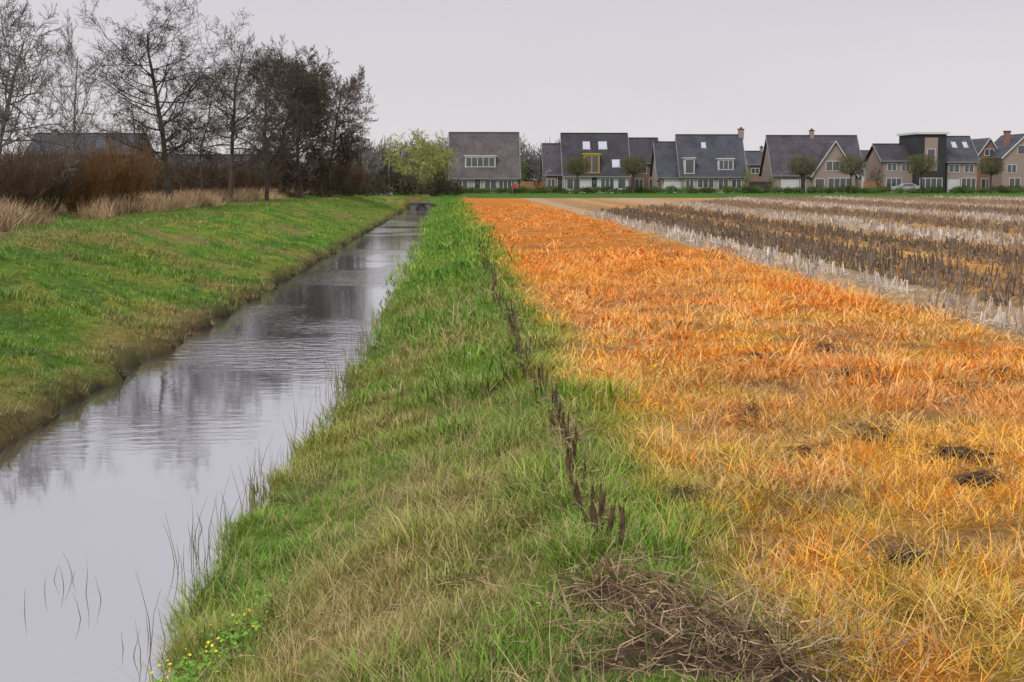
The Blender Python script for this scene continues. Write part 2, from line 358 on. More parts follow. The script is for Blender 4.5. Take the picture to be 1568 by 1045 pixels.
# ---------------------------------------------------------------- maize stubble
cs=bpy.data.collections.new("stubble_clumps")
sm=blade_mat("maize_stubble",(.70,.60,.46))
def stub(name,seed,n,thick,nl=4):
    r=np.random.default_rng(seed)
    p0=np.stack([r.normal(0,.025,n),(np.arange(n)+r.random(n))/n*.8-.4,np.full(n,-.03)],1)
    hgt=.13+.17*r.random(n)
    p1=p0+np.stack([r.normal(0,.035,n),r.normal(0,.04,n),hgt],1)
    V,Fs=segs(p0,p1,np.full(n,thick),np.full(n,thick*.85),4)
    m_=n*nl; q=p0[r.integers(0,n,m_)]+r.normal(0,.035,(m_,3))*np.array([1,1,0]); q[:,2]=.01+.05*r.random(m_)
    e=q+np.stack([r.normal(0,.06,m_),r.normal(0,.09,m_),r.normal(.02,.035,m_)],1); e[:,2]=np.maximum(e[:,2],0.005)
    V2,F2=segs(q,e,np.full(m_,thick*.6),np.full(m_,thick*.25),3)
    me=mesh_np(name,np.concatenate([V,V2]),np.concatenate([Fs,F2+len(V)]),sm)
    v=np.concatenate([np.repeat(.45+.9*r.random(n),8),np.repeat(.5+.9*r.random(m_),6)])
    s=np.concatenate([np.repeat(r.random(n)*.15,8),np.repeat(r.random(m_)**2*.5,6)])
    a=me.attributes.new("bv",'FLOAT_VECTOR','POINT'); a.data.foreach_set("vector",np.stack([v,s,s*0],1).astype(np.float32).ravel())
    cs.objects.link(bpy.data.objects.new(name,me))
for i in range(5): stub("s%02d"%i,500+i,7,.012,4)
for i in range(5,8): stub("s%02d"%i,500+i,6,.020,2)
sx=[];sy_=[];sc_=[]
for k in range(76):
    xr=ROWX(k); y0=max(10,xr/.44-2); y=np.arange(y0,min(148,60+xr*3),.70)+rng.random()*.5
    y=y+rng.normal(0,.1,len(y)); x=xr+rng.normal(0,.025,len(y))+.05*np.sin(y*.15+k)
    db=darkband(x,y); white=whiteband(x,y)
    keep=rng.random(len(y))<(.30+.65*np.maximum(db,white)); x=x[keep];y=y[keep]; db=db[keep]; white=white[keep]*(.5+.5*rng.random(len(y)))
    dk=np.array([.10,.062,.035])*(.7+.7*rng.random((len(y),1)))
    dk=mix(dk,np.array([.50,.28,.12]),rng.random(len(y))*(1-db*.9)*.8)
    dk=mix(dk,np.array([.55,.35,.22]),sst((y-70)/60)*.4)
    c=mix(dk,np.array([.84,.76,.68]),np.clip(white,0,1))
    sx.append(x);sy_.append(y);sc_.append(c)
x=np.concatenate(sx);y=np.concatenate(sy_);c=np.concatenate(sc_)
n=len(x); r_=np.stack([rng.normal(0,.08,n),rng.normal(0,.08,n),rng.normal(0,.06,n)+np.where(rng.random(n)<.5,0,math.pi)],1)
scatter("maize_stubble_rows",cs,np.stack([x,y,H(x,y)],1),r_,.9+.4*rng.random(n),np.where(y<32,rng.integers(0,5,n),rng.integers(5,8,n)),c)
# ---------------------------------------------------------------- stakes
bark=simple("rotten_wood",(.12,.08,.047),.9,.5,18,.15,.6)
barkd=simple("dark_bark",(.095,.08,.062),.9,.35,4,.1)
r=random.Random(3)
V=[];Fs=[]
def stake(x,y,h,rad,lx,ly):
    n=6; rings=4; z0=float(H(x,y))-.08; b0=len(V); ph=r.random()*6; kx=r.uniform(-.015,.015)
    for k in range(rings+1):
        t=k/rings
        for i in range(n):
            a=2*math.pi*i/n; rr=rad*(1-.45*t)*(.7+.6*r.random())
            zz=z0+(h+.08)*t+(r.uniform(-.4,.3)*h*.5 if k==rings else 0)
            V.append((x+lx*t+kx*math.sin(t*3)+rr*math.cos(a+ph),y+ly*t+rr*.7*math.sin(a+ph),zz))
    for k in range(rings):
        for i in range(n):
            Fs.append((b0+k*n+i,b0+k*n+(i+1)%n,b0+(k+1)*n+(i+1)%n,b0+(k+1)*n+i))
    c=len(V); V.append((x+lx*.9,y+ly*.9,z0+h*.8))
    for i in range(n): Fs.append((b0+rings*n+i,b0+rings*n+(i+1)%n,c,c))
y=7.55
while y<42:
    x=.80+.04*math.sin(y*.7)+r.uniform(-.035,.035)-.004*(y-8)
    stake(x,y,r.choice([.10,.15,.19,.22,.27])*r.uniform(.9,1.1)*(1 if y<16 else .95),r.uniform(.006,.018),r.uniform(-.09,.05),r.uniform(-.10,.10))
    y+=r.uniform(.04,.18)*(1 if y<20 else 2.0)
stake(.86,7.42,.26,.024,.01,0); stake(.81,7.50,.22,.022,.03,.02); stake(.76,7.6,.16,.02,-.03,.02)
me=bpy.data.meshes.new("rotten_stake_fence"); me.from_pydata(V,[],[tuple(dict.fromkeys(f)) for f in Fs]); me.materials.append(bark); addobj("rotten_stake_fence",me)
# ---------------------------------------------------------------- twig/debris builder
def curly(n,cx,cy,sx,sy,l0,l1,rad,zf,seed,zr=.2,flat=.35):
    r=np.random.default_rng(seed); P0=[];P1=[];R0=[];R1=[]
    p=np.stack([cx+r.normal(0,sx,n),cy+r.normal(0,sy,n)],1); z=zf(p[:,0],p[:,1])+zr*r.random(n)
    p=np.concatenate([p,z[:,None]],1); az=r.random(n)*6.283; el=r.normal(0,flat,n); L=l0+(l1-l0)*r.random(n)**2; rd=rad*(.5+r.random(n))
    for i in range(4):
        d=np.stack([np.cos(az)*np.cos(el),np.sin(az)*np.cos(el),np.sin(el)],1); q=p+d*(L/4)[:,None]
        q[:,2]=np.maximum(q[:,2],H(q[:,0],q[:,1])+.01)
        P0.append(p);P1.append(q);R0.append(rd*(1-i*.2));R1.append(rd*(1-(i+1)*.2)); p=q; az=az+r.normal(0,.5,n); el=el+r.normal(-.1,.35,n)
    return segs(np.concatenate(P0),np.concatenate(P1),np.concatenate(R0),np.concatenate(R1),3)
def pileH(x,y):
    z=H(x,y)
    for a,b_,c,d,e in LUMPS: z=z+e*np.exp(-(((x-a)/c)**2+((y-b_)/d)**2))
    return z
strawm=simple("dead_stem_straw",(.42,.30,.18),.8,.5,9,.2); brownm=simple("dead_stem_brown",(.19,.115,.07),.9,.5,9,.15)
pile=empty("dead_stem_pile",(.95,6.3,0))
def many(specs):
    Vs=[];Fz=[];o=0
    for s in specs:
        V1,F1=curly(*s[0],**s[1]); Vs.append(V1);Fz.append(F1+o);o+=len(V1)
    return np.concatenate(Vs),np.concatenate(Fz)
sp1=[((170,a,b_,c*.95,d*.95,.06,.38,.0030,pileH,50+i),dict(zr=.07,flat=.45)) for i,(a,b_,c,d,e) in enumerate(LUMPS)]
sp2=[((140,a,b_,c*1.4,d*1.4,.06,.5,.0030,pileH,60+i),dict(zr=.11,flat=.5)) for i,(a,b_,c,d,e) in enumerate(LUMPS)]
V1,F1=many(sp1); addobj("stems_brown",mesh_np("stems_brown",V1,F1,brownm),pile)
V1,F1=many(sp2); addobj("stems_straw",mesh_np("stems_straw",V1,F1,strawm),pile)
gxx,gyy=np.meshgrid(np.linspace(.1,2.2,90),np.linspace(5.0,7.4,90)); bump=pileH(gxx,gyy)-H(gxx,gyy)
zz=H(gxx,gyy)+bump*1.0-.030+.10*(fbm(gxx*11,gyy*11,5)-.45)*sst(bump*20)
ii=np.arange(8100).reshape(90,90); FF=np.stack([ii[:-1,:-1],ii[:-1,1:],ii[1:,1:],ii[1:,:-1]],-1).reshape(-1,4)
soilm=simple("dark_soil",(.065,.045,.030),.95,.5,25,.1,.8)
addobj("soil_mound",mesh_np("soil_mound",np.stack([gxx,gyy,zz],-1).reshape(-1,3),FF,soilm,True),pile)
def clod(cx,cy,size,seed):
    e=empty("uprooted_root_clod",(cx,cy,0))
    bm=bmesh.new(); bmesh.ops.create_icosphere(bm,subdivisions=4,radius=1)
    for v in bm.verts:
        q=v.co; f=.35+1.2*float(fbm(q.x*2.6+seed,q.y*2.6+q.z*3,seed,4)); v.co=Vector((q.x*size*f,q.y*size*.7*f,max(-.05,q.z*size*.28*f)))+Vector((cx,cy,float(H(cx,cy))+.02))
    me=bpy.data.meshes.new("soil"); bm.to_mesh(me); bm.free(); me.materials.append(soilm); addobj("soil",me,e)
    V1,F1=curly(110,cx,cy,size*.7,size*.6,.06,.28,.003,lambda a,b_:H(a,b_),seed,.10); addobj("roots",mesh_np("roots",V1,F1,brownm),e)
for i,(a,b_,s) in enumerate(CLODS): clod(a,b_,s,11+i)
V1,F1=many([((n_,cx,cy,sx,sy,.08,.35,.003,lambda a,b_:H(a,b_)+.06,sd),dict(zr=.08)) for (cx,cy,sx,sy,n_,sd) in [(.3,8.5,.5,1.4,220,31),(2.6,8.5,1.4,2.2,300,32),(4,14,2,3,240,33),(-.4,7.5,.45,1.4,160,35),(.8,10,.08,2.5,380,36),(.8,18,.1,5,300,37)]])
addobj("loose_dead_stems",mesh_np("loose_dead_stems",V1,F1,strawm))
# ---------------------------------------------------------------- emergent reeds in the water
rm=simple("reed_stem",(.13,.13,.05),.7,.5,3,.2)
n=560; y=6.5+24*rng.random(n)**1.3; x=Rsh(y)-np.abs(rng.normal(0,.20,n))+.02
k=fbm(y*.9,y*0,7)>.38; x,y=x[k],y[k]
x=np.concatenate([x,-2.5-.5*rng.random(9)]); y=np.concatenate([y,8.6+2*rng.random(9)])
n=len(x); p=np.stack([x,y,np.full(n,WZ-.05)],1); hh=(.10+.40*rng.random(n)**1.8); P0=[];P1=[];A=[];B=[]; hh[-9:]*=.5
dd=np.stack([rng.normal(0,.12,n),rng.normal(0,.12,n),np.ones(n)],1)
for i in range(3):
    q=p+dd*(hh/3+.02)[:,None]; P0.append(p);P1.append(q);A.append(np.full(n,.0042*(1-.28*i)));B.append(np.full(n,.0042*(1-.28*(i+1)))); p=q; dd=dd+rng.normal(0,.10,(n,3))*[1,1,0]
V1,F1=segs(np.concatenate(P0),np.concatenate(P1),np.concatenate(A),np.concatenate(B),3)
addobj("water_reeds",mesh_np("water_reeds",V1,F1,rm))
# ---------------------------------------------------------------- yellow flowering plant
e=empty("yellow_flowering_plant",(-1.3,7.7,-.6))
leafm=simple("fresh_leaf",(.15,.32,.03),.6,.35,8,.3); yelm=simple("yellow_petal",(.75,.62,.04),.5,.1,8,.3)
def discs(n,rad,zoff,mat,name,seed):
    r=np.random.default_rng(seed); y=r.normal(7.75,.45,n); x=-1.42+.28*(y-7.75)+r.normal(0,.08,n); z=H(x,y)+zoff*(.5+r.random(n)); V=[];Fc=[]
    for i in range(n):
        nrm=Vector((r.normal(0,.45),r.normal(-.2,.45),1)).normalized(); t=nrm.orthogonal().normalized(); s=nrm.cross(t); rr=rad*(.6+.8*r.random()); b0=len(V)
        for k_ in range(8):
            a=k_*math.pi/4; q=Vector((x[i],y[i],z[i]))+(t*math.cos(a)+s*math.sin(a))*rr*(1 if k_%2 else .72); V.append(q[:])
        Fc.append(tuple(range(b0,b0+8)))
    me=bpy.data.meshes.new(name); me.from_pydata(V,[],Fc); me.materials.append(mat); addobj(name,me,e)
discs(520,.013,.10,leafm,"leaves",3); discs(70,.009,.15,yelm,"flowers",4)
# ---------------------------------------------------------------- trees
def grow(seed,base,height,rad,nc,ang,rat,trunk_t0=.25,lean=(0,0),wander=.10,up=.12,shape=None,minr=.006,twig_n=2,stems=1,spread=0.0,droop=0):
    r=random.Random(seed); S=[]
    def path(p,d,L,r0,r1,n,wn,upv):
        pts_=[p]; ds=[]
        for i in range(n):
            d=(d+Vector((r.gauss(0,wn),r.gauss(0,wn),r.gauss(0,wn)+upv))).normalized()
            q=p+d*(L/n); a=r0+(r1-r0)*i/n; b_=r0+(r1-r0)*(i+1)/n
            S.append((p[0],p[1],p[2],q[0],q[1],q[2],a,b_)); p=q; pts_.append(q); ds.append(d)
        return pts_,ds
    def rec(p,d,L,r0,lev):
        last=lev>=len(nc)
        n=9 if lev==0 else (6 if lev==1 else (3 if lev==2 else twig_n))
        r1=max(minr*.6,r0*(.25 if not last else .5))
        upv=0.02 if lev==0 else up
        if droop and lev>=2: upv=-droop
        P_,D_=path(p,d,L,r0,r1,n,wander*(.5 if lev==0 else 1.3),upv)
        if last: return
        c=nc[lev]; c=max(2,int(c*(.8+.4*r.random())))
        t0=trunk_t0 if lev==0 else .15
        for k in range(c):
            t=t0+(1-t0)*(k+r.random())/c; t=min(t,.999); i=int(t*n); f=t*n-i
            q=P_[i].lerp(P_[i+1],f); dd=D_[i]
            az=r.random()*6.283; an=math.radians(ang[lev]*(.7+.6*r.random()))
            o1=dd.orthogonal().normalized(); o2=dd.cross(o1)
            nd=(dd*math.cos(an)+(o1*math.cos(az)+o2*math.sin(az))*math.sin(an)).normalized()
            if lev==0:
                s_=shape(t) if shape else (1-.65*t)
                L2=height*rat[0]*s_*(.7+.6*r.random())
            else: L2=L*rat[lev]*(1-.4*t)*(.6+.8*r.random())
            rr=max(minr,(r0+(r1-r0)*t)*(.42 if lev==0 else .5))
            if lev+1>=len(nc): rr=max(minr,min(rr,.010))
            rec(q,nd,L2,rr,lev+1)
    for s in range(stems):
        a=r.random()*6.283; sp=spread*r.random()**.6
        d=Vector((math.cos(a)*sp+lean[0],math.sin(a)*sp+lean[1],1)).normalized()
        b_=Vector(base)+Vector((math.cos(a),math.sin(a),0))*(spread*.5*r.random() if stems>1 else 0)
        rec(b_,d,height*(1 if stems==1 else .6+.4*r.random()),rad,0)
    S=np.array(S); big=S[:,6]>.03
    V1,F1=segs(S[big,:3],S[big,3:6],S[big,6],S[big,7],6) if big.any() else (np.zeros((0,3)),np.zeros((0,4),int))
    V2,F2=segs(S[~big,:3],S[~big,3:6],S[~big,6],S[~big,7],3)
    return np.concatenate([V1,V2]),np.concatenate([F1,F2+len(V1)])
def tree(name,mat,**k):
    V1,F1=grow(**k); o=addobj(name,mesh_np(name,V1,F1,mat,True)); return o
bk=simple("alder_bark",(.095,.082,.068),.9,.3,1.5,.1); bk2=simple("brown_twigs",(.15,.115,.095),.9,.3,1.5,.1); bk3=simple("grey_twigs",(.20,.185,.17),.9,.3,1.5,.1)
bk4=simple("brown_brushwood",(.14,.095,.065),.9,.3,1.5,.1)
red=simple("willow_osier_twigs",(.24,.13,.06),.8,.35,1.5,.1)
sh=lambda t: .35+1.05*math.sin(min(1,max(0,(t-.08)/.92))*math.pi*.78+.28)*.75
def TB(px,D,top,hs=.90): 
    x=SX(px,D); return (x,D,float(H(x,D))-.1),(SZ(top,D)-.1)*hs
big=dict(ang=[70,50,46,44],rat=[.38,.46,.46,.5],shape=sh,up=.05,wander=.15,minr=.008)
b_,h_=TB(258,75,30); tree("bare_alder_tree",bk,seed=5,base=b_,height=h_,rad=.19,nc=[34,10,8,5],trunk_t0=.26,**big)
big["minr"]=.010
b_,h_=TB(352,94,62); tree("bare_alder_tree",bk,seed=8,base=b_,height=h_,rad=.18,nc=[32,10,8,4],trunk_t0=.22,lean=(-.04,0),**big)
b_,h_=TB(408,102,86); tree("bare_alder_tree",bk,seed=12,base=b_,height=h_,rad=.17,nc=[32,10,8,4],trunk_t0=.2,lean=(.04,0),**big)
big2=dict(ang=[62,48,44,42],rat=[.36,.46,.46,.5],shape=sh,up=.06,wander=.13,minr=.015)
b_,h_=TB(462,116,96); tree("dense_brown_tree",bk2,seed=14,base=b_,height=h_,rad=.20,nc=[42,12,9,5],trunk_t0=.08,**big2)
b_,h_=TB(504,122,124); tree("dense_brown_tree",bk2,seed=15,base=b_,height=h_,rad=.18,nc=[40,11,9,5],trunk_t0=.06,**big2)
b_,h_=TB(432,118,112); tree("dense_brown_tree",bk2,seed=16,base=b_,height=h_,rad=.18,nc=[38,11,8,5],trunk_t0=.08,**big2)
b_,h_=TB(116,66,72); tree("slender_grey_tree",bk3,seed=21,base=b_,height=h_,rad=.09,nc=[26,8,7,4],ang=[36,34,34,32],rat=[.28,.46,.46,.5],trunk_t0=.2,up=.12,wander=.12,shape=sh)
b_,h_=TB(-30,58,12); tree("bare_roadside_tree",bk3,seed=24,base=b_,height=h_,rad=.16,nc=[34,10,8,5],trunk_t0=.15,**big)
b_,h_=TB(205,88,140); tree("bare_alder_tree",bk2,seed=27,base=b_,height=h_,rad=.10,nc=[28,8,7,4],trunk_t0=.12,**big)
b_,h_=TB(310,96,130); tree("bare_alder_tree",bk2,seed=28,base=b_,height=h_,rad=.10,nc=[28,8,7,4],trunk_t0=.12,**big)
def shrub(name,mat,px,D,top,stems,spread,seed,rad=.03,minr=.008,nc=[7,4],rat=[.42,.5],droop=0):
    b_,h_=TB(px,D,top,.93); tree(name,mat,seed=seed,base=b_,height=h_,rad=rad,nc=nc,ang=[28,28,28],rat=rat+[.5],trunk_t0=.25,up=.10,wander=.10,minr=minr,stems=stems,spread=spread,droop=droop)
shrub("osier_willow_bush",red,178,68,212,120,.85,41,rad=.02)
shrub("osier_willow_bush",red,120,64,224,95,.8,42,rad=.02)
shrub("osier_willow_bush",bk4,10,55,205,120,.95,43,rad=.02)
shrub("osier_willow_bush",bk4,62,60,226,90,.9,49,rad=.02)
for i,(a,d,t) in enumerate([(235,90,236),(285,98,232),(340,104,234),(395,114,226),(445,120,222),(495,126,220),(530,130,238)]):
    shrub("bramble_thicket",bk4,a,d,t,60,1.2,60+i,rad=.025,minr=.015)
wil=simple("yellow_green_willow",(.38,.39,.11),.8,.35,.8,.1); wil2=simple("green_willow",(.20,.25,.08),.8,.35,.8,.1)
wl=dict(rat=[.42,.45,.55],shape=sh,up=.05,wander=.14,minr=.026)
b_,h_=TB(638,168,208,.93); tree("weeping_willow_tree",wil,seed=51,base=b_,height=h_,rad=.2,nc=[26,10,9],ang=[60,45,30],trunk_t0=.15,droop=.22,**wl)
b_,h_=TB(608,172,218,.93); tree("weeping_willow_tree",wil,seed=52,base=b_,height=h_,rad=.2,nc=[24,9,8],ang=[60,45,30],trunk_t0=.1,droop=.2,**wl)
b_,h_=TB(666,175,220,.93); tree("weeping_willow_tree",wil,seed=53,base=b_,height=h_,rad=.2,nc=[24,9,8],ang=[60,45,30],trunk_t0=.1,droop=.2,**wl)
b_,h_=TB(800,225,208); tree("garden_birch_tree",wil2,seed=54,base=b_,height=h_,rad=.15,nc=[24,8,7],ang=[50,40,30],rat=[.28,.45,.5],trunk_t0=.12,shape=sh,minr=.022)
b_,h_=TB(552,150,222); tree("garden_conifer_tree",simple("conifer",(.07,.09,.05),.9,.3,2,.1),seed=55,base=b_,height=h_,rad=.12,nc=[40,10,6],ang=[65,40,30],rat=[.20,.4,.4],trunk_t0=.05,minr=.03)
for i,(a,t) in enumerate([(822,262),(1143,258),(1345,256),(1180,270),(1012,272)]):
    b_,h_=TB(a,209,t); tree("garden_tree",wil2 if i%2 else bk2,seed=80+i,base=b_,height=h_,rad=.06,nc=[16,7,5],ang=[50,40,30],rat=[.34,.45,.5],trunk_t0=.15,shape=sh,minr=.02)
def puff(name,mat,blobs,seed,per,slen,rad):
    r=np.random.default_rng(seed); C=[];
    for (cx,cy,cz,rx,ry,rz) in blobs:
        n=int(per*rx*rz); d=r.normal(size=(n,3)); d/=np.linalg.norm(d,axis=1)[:,None]; d*=(r.random(n)**.45)[:,None]
        C.append(np.array([cx,cy,cz])+d*np.array([rx,ry,rz]))
    C=np.concatenate(C); n=len(C); v=r.normal(size=(n,3))*slen; v[:,2]=np.abs(v[:,2])*1.3
    V1,F1=segs(C,C+v,np.full(n,rad),np.full(n,rad*.4),3); k=V1[:,2]<0; V1[k,2]=0
    return addobj(name,mesh_np(name,V1,F1,mat))
bl=[];r=random.Random(9)
def line(px0,px1,D,top0,top1,step,bl):
    x0,x1=SX(px0,D),SX(px1,D); x=x0
    while x<x1:
        tp=SZ(r.uniform(top0,top1),D); w_=r.uniform(.8,1.4)*step
        bl.append((x,D+r.uniform(-6,6),tp*.5,w_,w_,tp*.52)); x+=step*r.uniform(.5,1)
line(520,700,250,214,232,3.0,bl); line(780,860,255,220,240,3,bl); line(-60,540,200,232,256,3.2,bl); line(840,1620,290,232,255,4,bl)
puff("distant_treeline",simple("hazed_distant_twigs",(.20,.18,.17),.9,.3,.12,.1),bl,61,80,.6,.06)  # distance haze is put into the twig colour as a paler grey-brown
bl=[]; line(-60,560,138,250,272,1.8,bl); line(540,690,170,262,284,1.4,bl)
puff("dark_hedgerow",simple("hedgerow",(.09,.075,.05),.9,.5,.3,.1),bl,62,230,.32,.04)
bl=[]; line(690,1600,206,285,292,.9,bl); line(540,700,185,285,294,1.0,bl)
puff("garden_hedge",simple("garden_hedge_leaves",(.10,.14,.045),.9,.6,.5,.1),bl,63,700,.12,.035)
pm=simple("clipped_twigs",(.15,.135,.07),.9,.4,1.2,.1)
def clipped(px,top,bot,w,seed):
    D=199; x=SX(px,D); zt=SZ(top,D); zb=SZ(bot,D); hw=w*D/F/2; e=empty("clipped_plane_tree",(x,D,0)); rr=np.random.default_rng(seed)
    P0=[(x,D,-.1),(x,D,zb*.5)];P1=[(x+.02,D,zb*.5),(x,D,zb+.3)];A=[.13,.11];B_=[.11,.10]
    for i in range(16):
        a=rr.random()*6.28; P0.append((x,D,zb*(.9+.2*rr.random()))); P1.append((x+math.cos(a)*hw*.85,D+math.sin(a)*hw*.85,zb+(zt-zb)*(.2+.6*rr.random()))); A.append(.05);B_.append(.02)
    V1,F1=segs(P0,P1,A,B_,6); addobj("trunk",mesh_np("trunk",V1,F1,barkd),e)
    n=3800; q=rr.uniform(-1,1,(n,3)); s=(np.abs(q)**2.8).sum(1); q=q[s<1]; q=q+rr.normal(0,.05,q.shape)
    c=np.array([x,D,(zt+zb)/2])+q*np.array([hw,hw,(zt-zb)/2]); v=rr.normal(size=c.shape)*.16
    V1,F1=segs(c,c+v,np.full(len(c),.024),np.full(len(c),.010),3); addobj("crown",mesh_np("crown",V1,F1,pm),e)
for i,(a,t,bo,w) in enumerate([(884,240,268,38),(970,239,268,42),(1228,239,269,44),(1303,238,268,46),(1410,236,268,48),(1517,240,268,36)]): clipped(a,t,bo,w,70+i)
# ---------------------------------------------------------------- houses
def brick(name,c1,c2,mortar):
    m,nt,b=nmat(name); tc=nt.nodes.new("ShaderNodeTexCoord"); mp=nt.nodes.new("ShaderNodeMapping"); mp.inputs["Rotation"].default_value=(math.pi/2,0,0)
    br=nt.nodes.new("ShaderNodeTexBrick"); br.inputs["Scale"].default_value=2.2
    link(nt,tc.outputs["Object"],mp.inputs[0]); link(nt,mp.outputs[0],br.inputs["Vector"])
    br.inputs["Color1"].default_value=(*c1,1);br.inputs["Color2"].default_value=(*c2,1);br.inputs["Mortar"].default_value=(*mortar,1)
    link(nt,br.outputs["Color"],b.inputs["Base Color"]); b.inputs["Roughness"].default_value=.9; return m
def tiles(name,c):
    m,nt,b=nmat(name); tc=nt.nodes.new("ShaderNodeTexCoord"); w=nt.nodes.new("ShaderNodeTexBrick"); w.inputs["Scale"].default_value=1.0
    w.inputs["Brick Width"].default_value=.3; w.inputs["Row Height"].default_value=.34; w.inputs["Mortar Size"].default_value=.03
    mp=nt.nodes.new("ShaderNodeMapping"); mp.inputs["Rotation"].default_value=(math.pi/2,0,0)
    link(nt,tc.outputs["Object"],mp.inputs[0]); link(nt,mp.outputs[0],w.inputs["Vector"])
    c=np.array(c); w.inputs["Color1"].default_value=(*(c*.85),1); w.inputs["Color2"].default_value=(*(c*1.15),1); w.inputs["Mortar"].default_value=(*(c*.6),1)
    no=nt.nodes.new("ShaderNodeTexNoise"); no.inputs["Scale"].default_value=.6; no.inputs["Detail"].default_value=4; link(nt,tc.outputs["Object"],no.inputs["Vector"])
    mr=nt.nodes.new("ShaderNodeMapRange"); mr.inputs["From Min"].default_value=.3; mr.inputs["From Max"].default_value=.7; mr.inputs["To Min"].default_value=.75; mr.inputs["To Max"].default_value=1.3; link(nt,no.outputs["Fac"],mr.inputs["Value"])
    sc=nt.nodes.new("ShaderNodeVectorMath"); sc.operation='SCALE'; link(nt,w.outputs["Color"],sc.inputs[0]); link(nt,mr.outputs[0],sc.inputs["Scale"])
    link(nt,sc.outputs[0],b.inputs["Base Color"]); b.inputs["Roughness"].default_value=.7; b.inputs["Specular IOR Level"].default_value=.3; return m
Mw=brick("beige_brick",(.44,.37,.31),(.38,.32,.27),(.44,.40,.36)); Mr=brick("red_brick",(.30,.15,.11),(.24,.12,.09),(.32,.26,.22)); Mp=brick("pink_brick",(.38,.27,.23),(.32,.23,.20),(.38,.33,.30)); Mdk=brick("brown_brick",(.17,.12,.10),(.14,.10,.09),(.17,.14,.13))
Mwh=simple("white_render",(.62,.60,.58),.8,.06); Rf1=tiles("roof_brown",(.125,.105,.108)); Rf2=tiles("roof_slate",(.080,.080,.100)); Rf3=tiles("roof_dark",(.062,.058,.070)); Rf4=tiles("roof_aubergine",(.095,.080,.095))
Fr=simple("white_frame",(.66,.66,.67),.5,.03); Yl=simple("yellow_frame",(.62,.42,.06),.6,.08); Dk=simple("dark_timber",(.045,.045,.05),.7,.2); Gt=simple("grey_gutter",(.26,.26,.27),.6,.1)
Gl,nt,b=nmat("window_glass"); b.inputs["Base Color"].default_value=(.035,.04,.05,1); b.inputs["Roughness"].default_value=.08; b.inputs["Specular IOR Level"].default_value=.8
no=nt.nodes.new("ShaderNodeTexNoise"); no.inputs["Scale"].default_value=.7; cr=nt.nodes.new("ShaderNodeValToRGB"); cr.color_ramp.elements[0].color=(.02,.025,.03,1); cr.color_ramp.elements[1].color=(.14,.14,.14,1)
link(nt,no.outputs["Fac"],cr.inputs[0]); link(nt,cr.outputs[0],b.inputs["Base Color"])
Sk,nt,b=nmat("skylight_glass"); b.inputs["Base Color"].default_value=(.7,.72,.78,1); b.inputs["Metallic"].default_value=1; b.inputs["Roughness"].default_value=.1
def window(mb,x0,x1,z0,z1,y,n=2,fr=1):
    mb.box(x0,x1,y-.03,y+.02,z0,z1,0); t=.09
    for k in range(n+1):
        xx=x0+(x1-x0)*k/n; mb.box(xx-t/2,xx+t/2,y-.07,y-.031,z0+t/2+.003,z1-t/2-.003,fr)
    mb.box(x0-t/2,x1+t/2,y-.075,y-.031,z0-t/2,z0+t/2,fr); mb.box(x0-t/2,x1+t/2,y-.075,y-.031,z1-t/2,z1+t/2,fr)
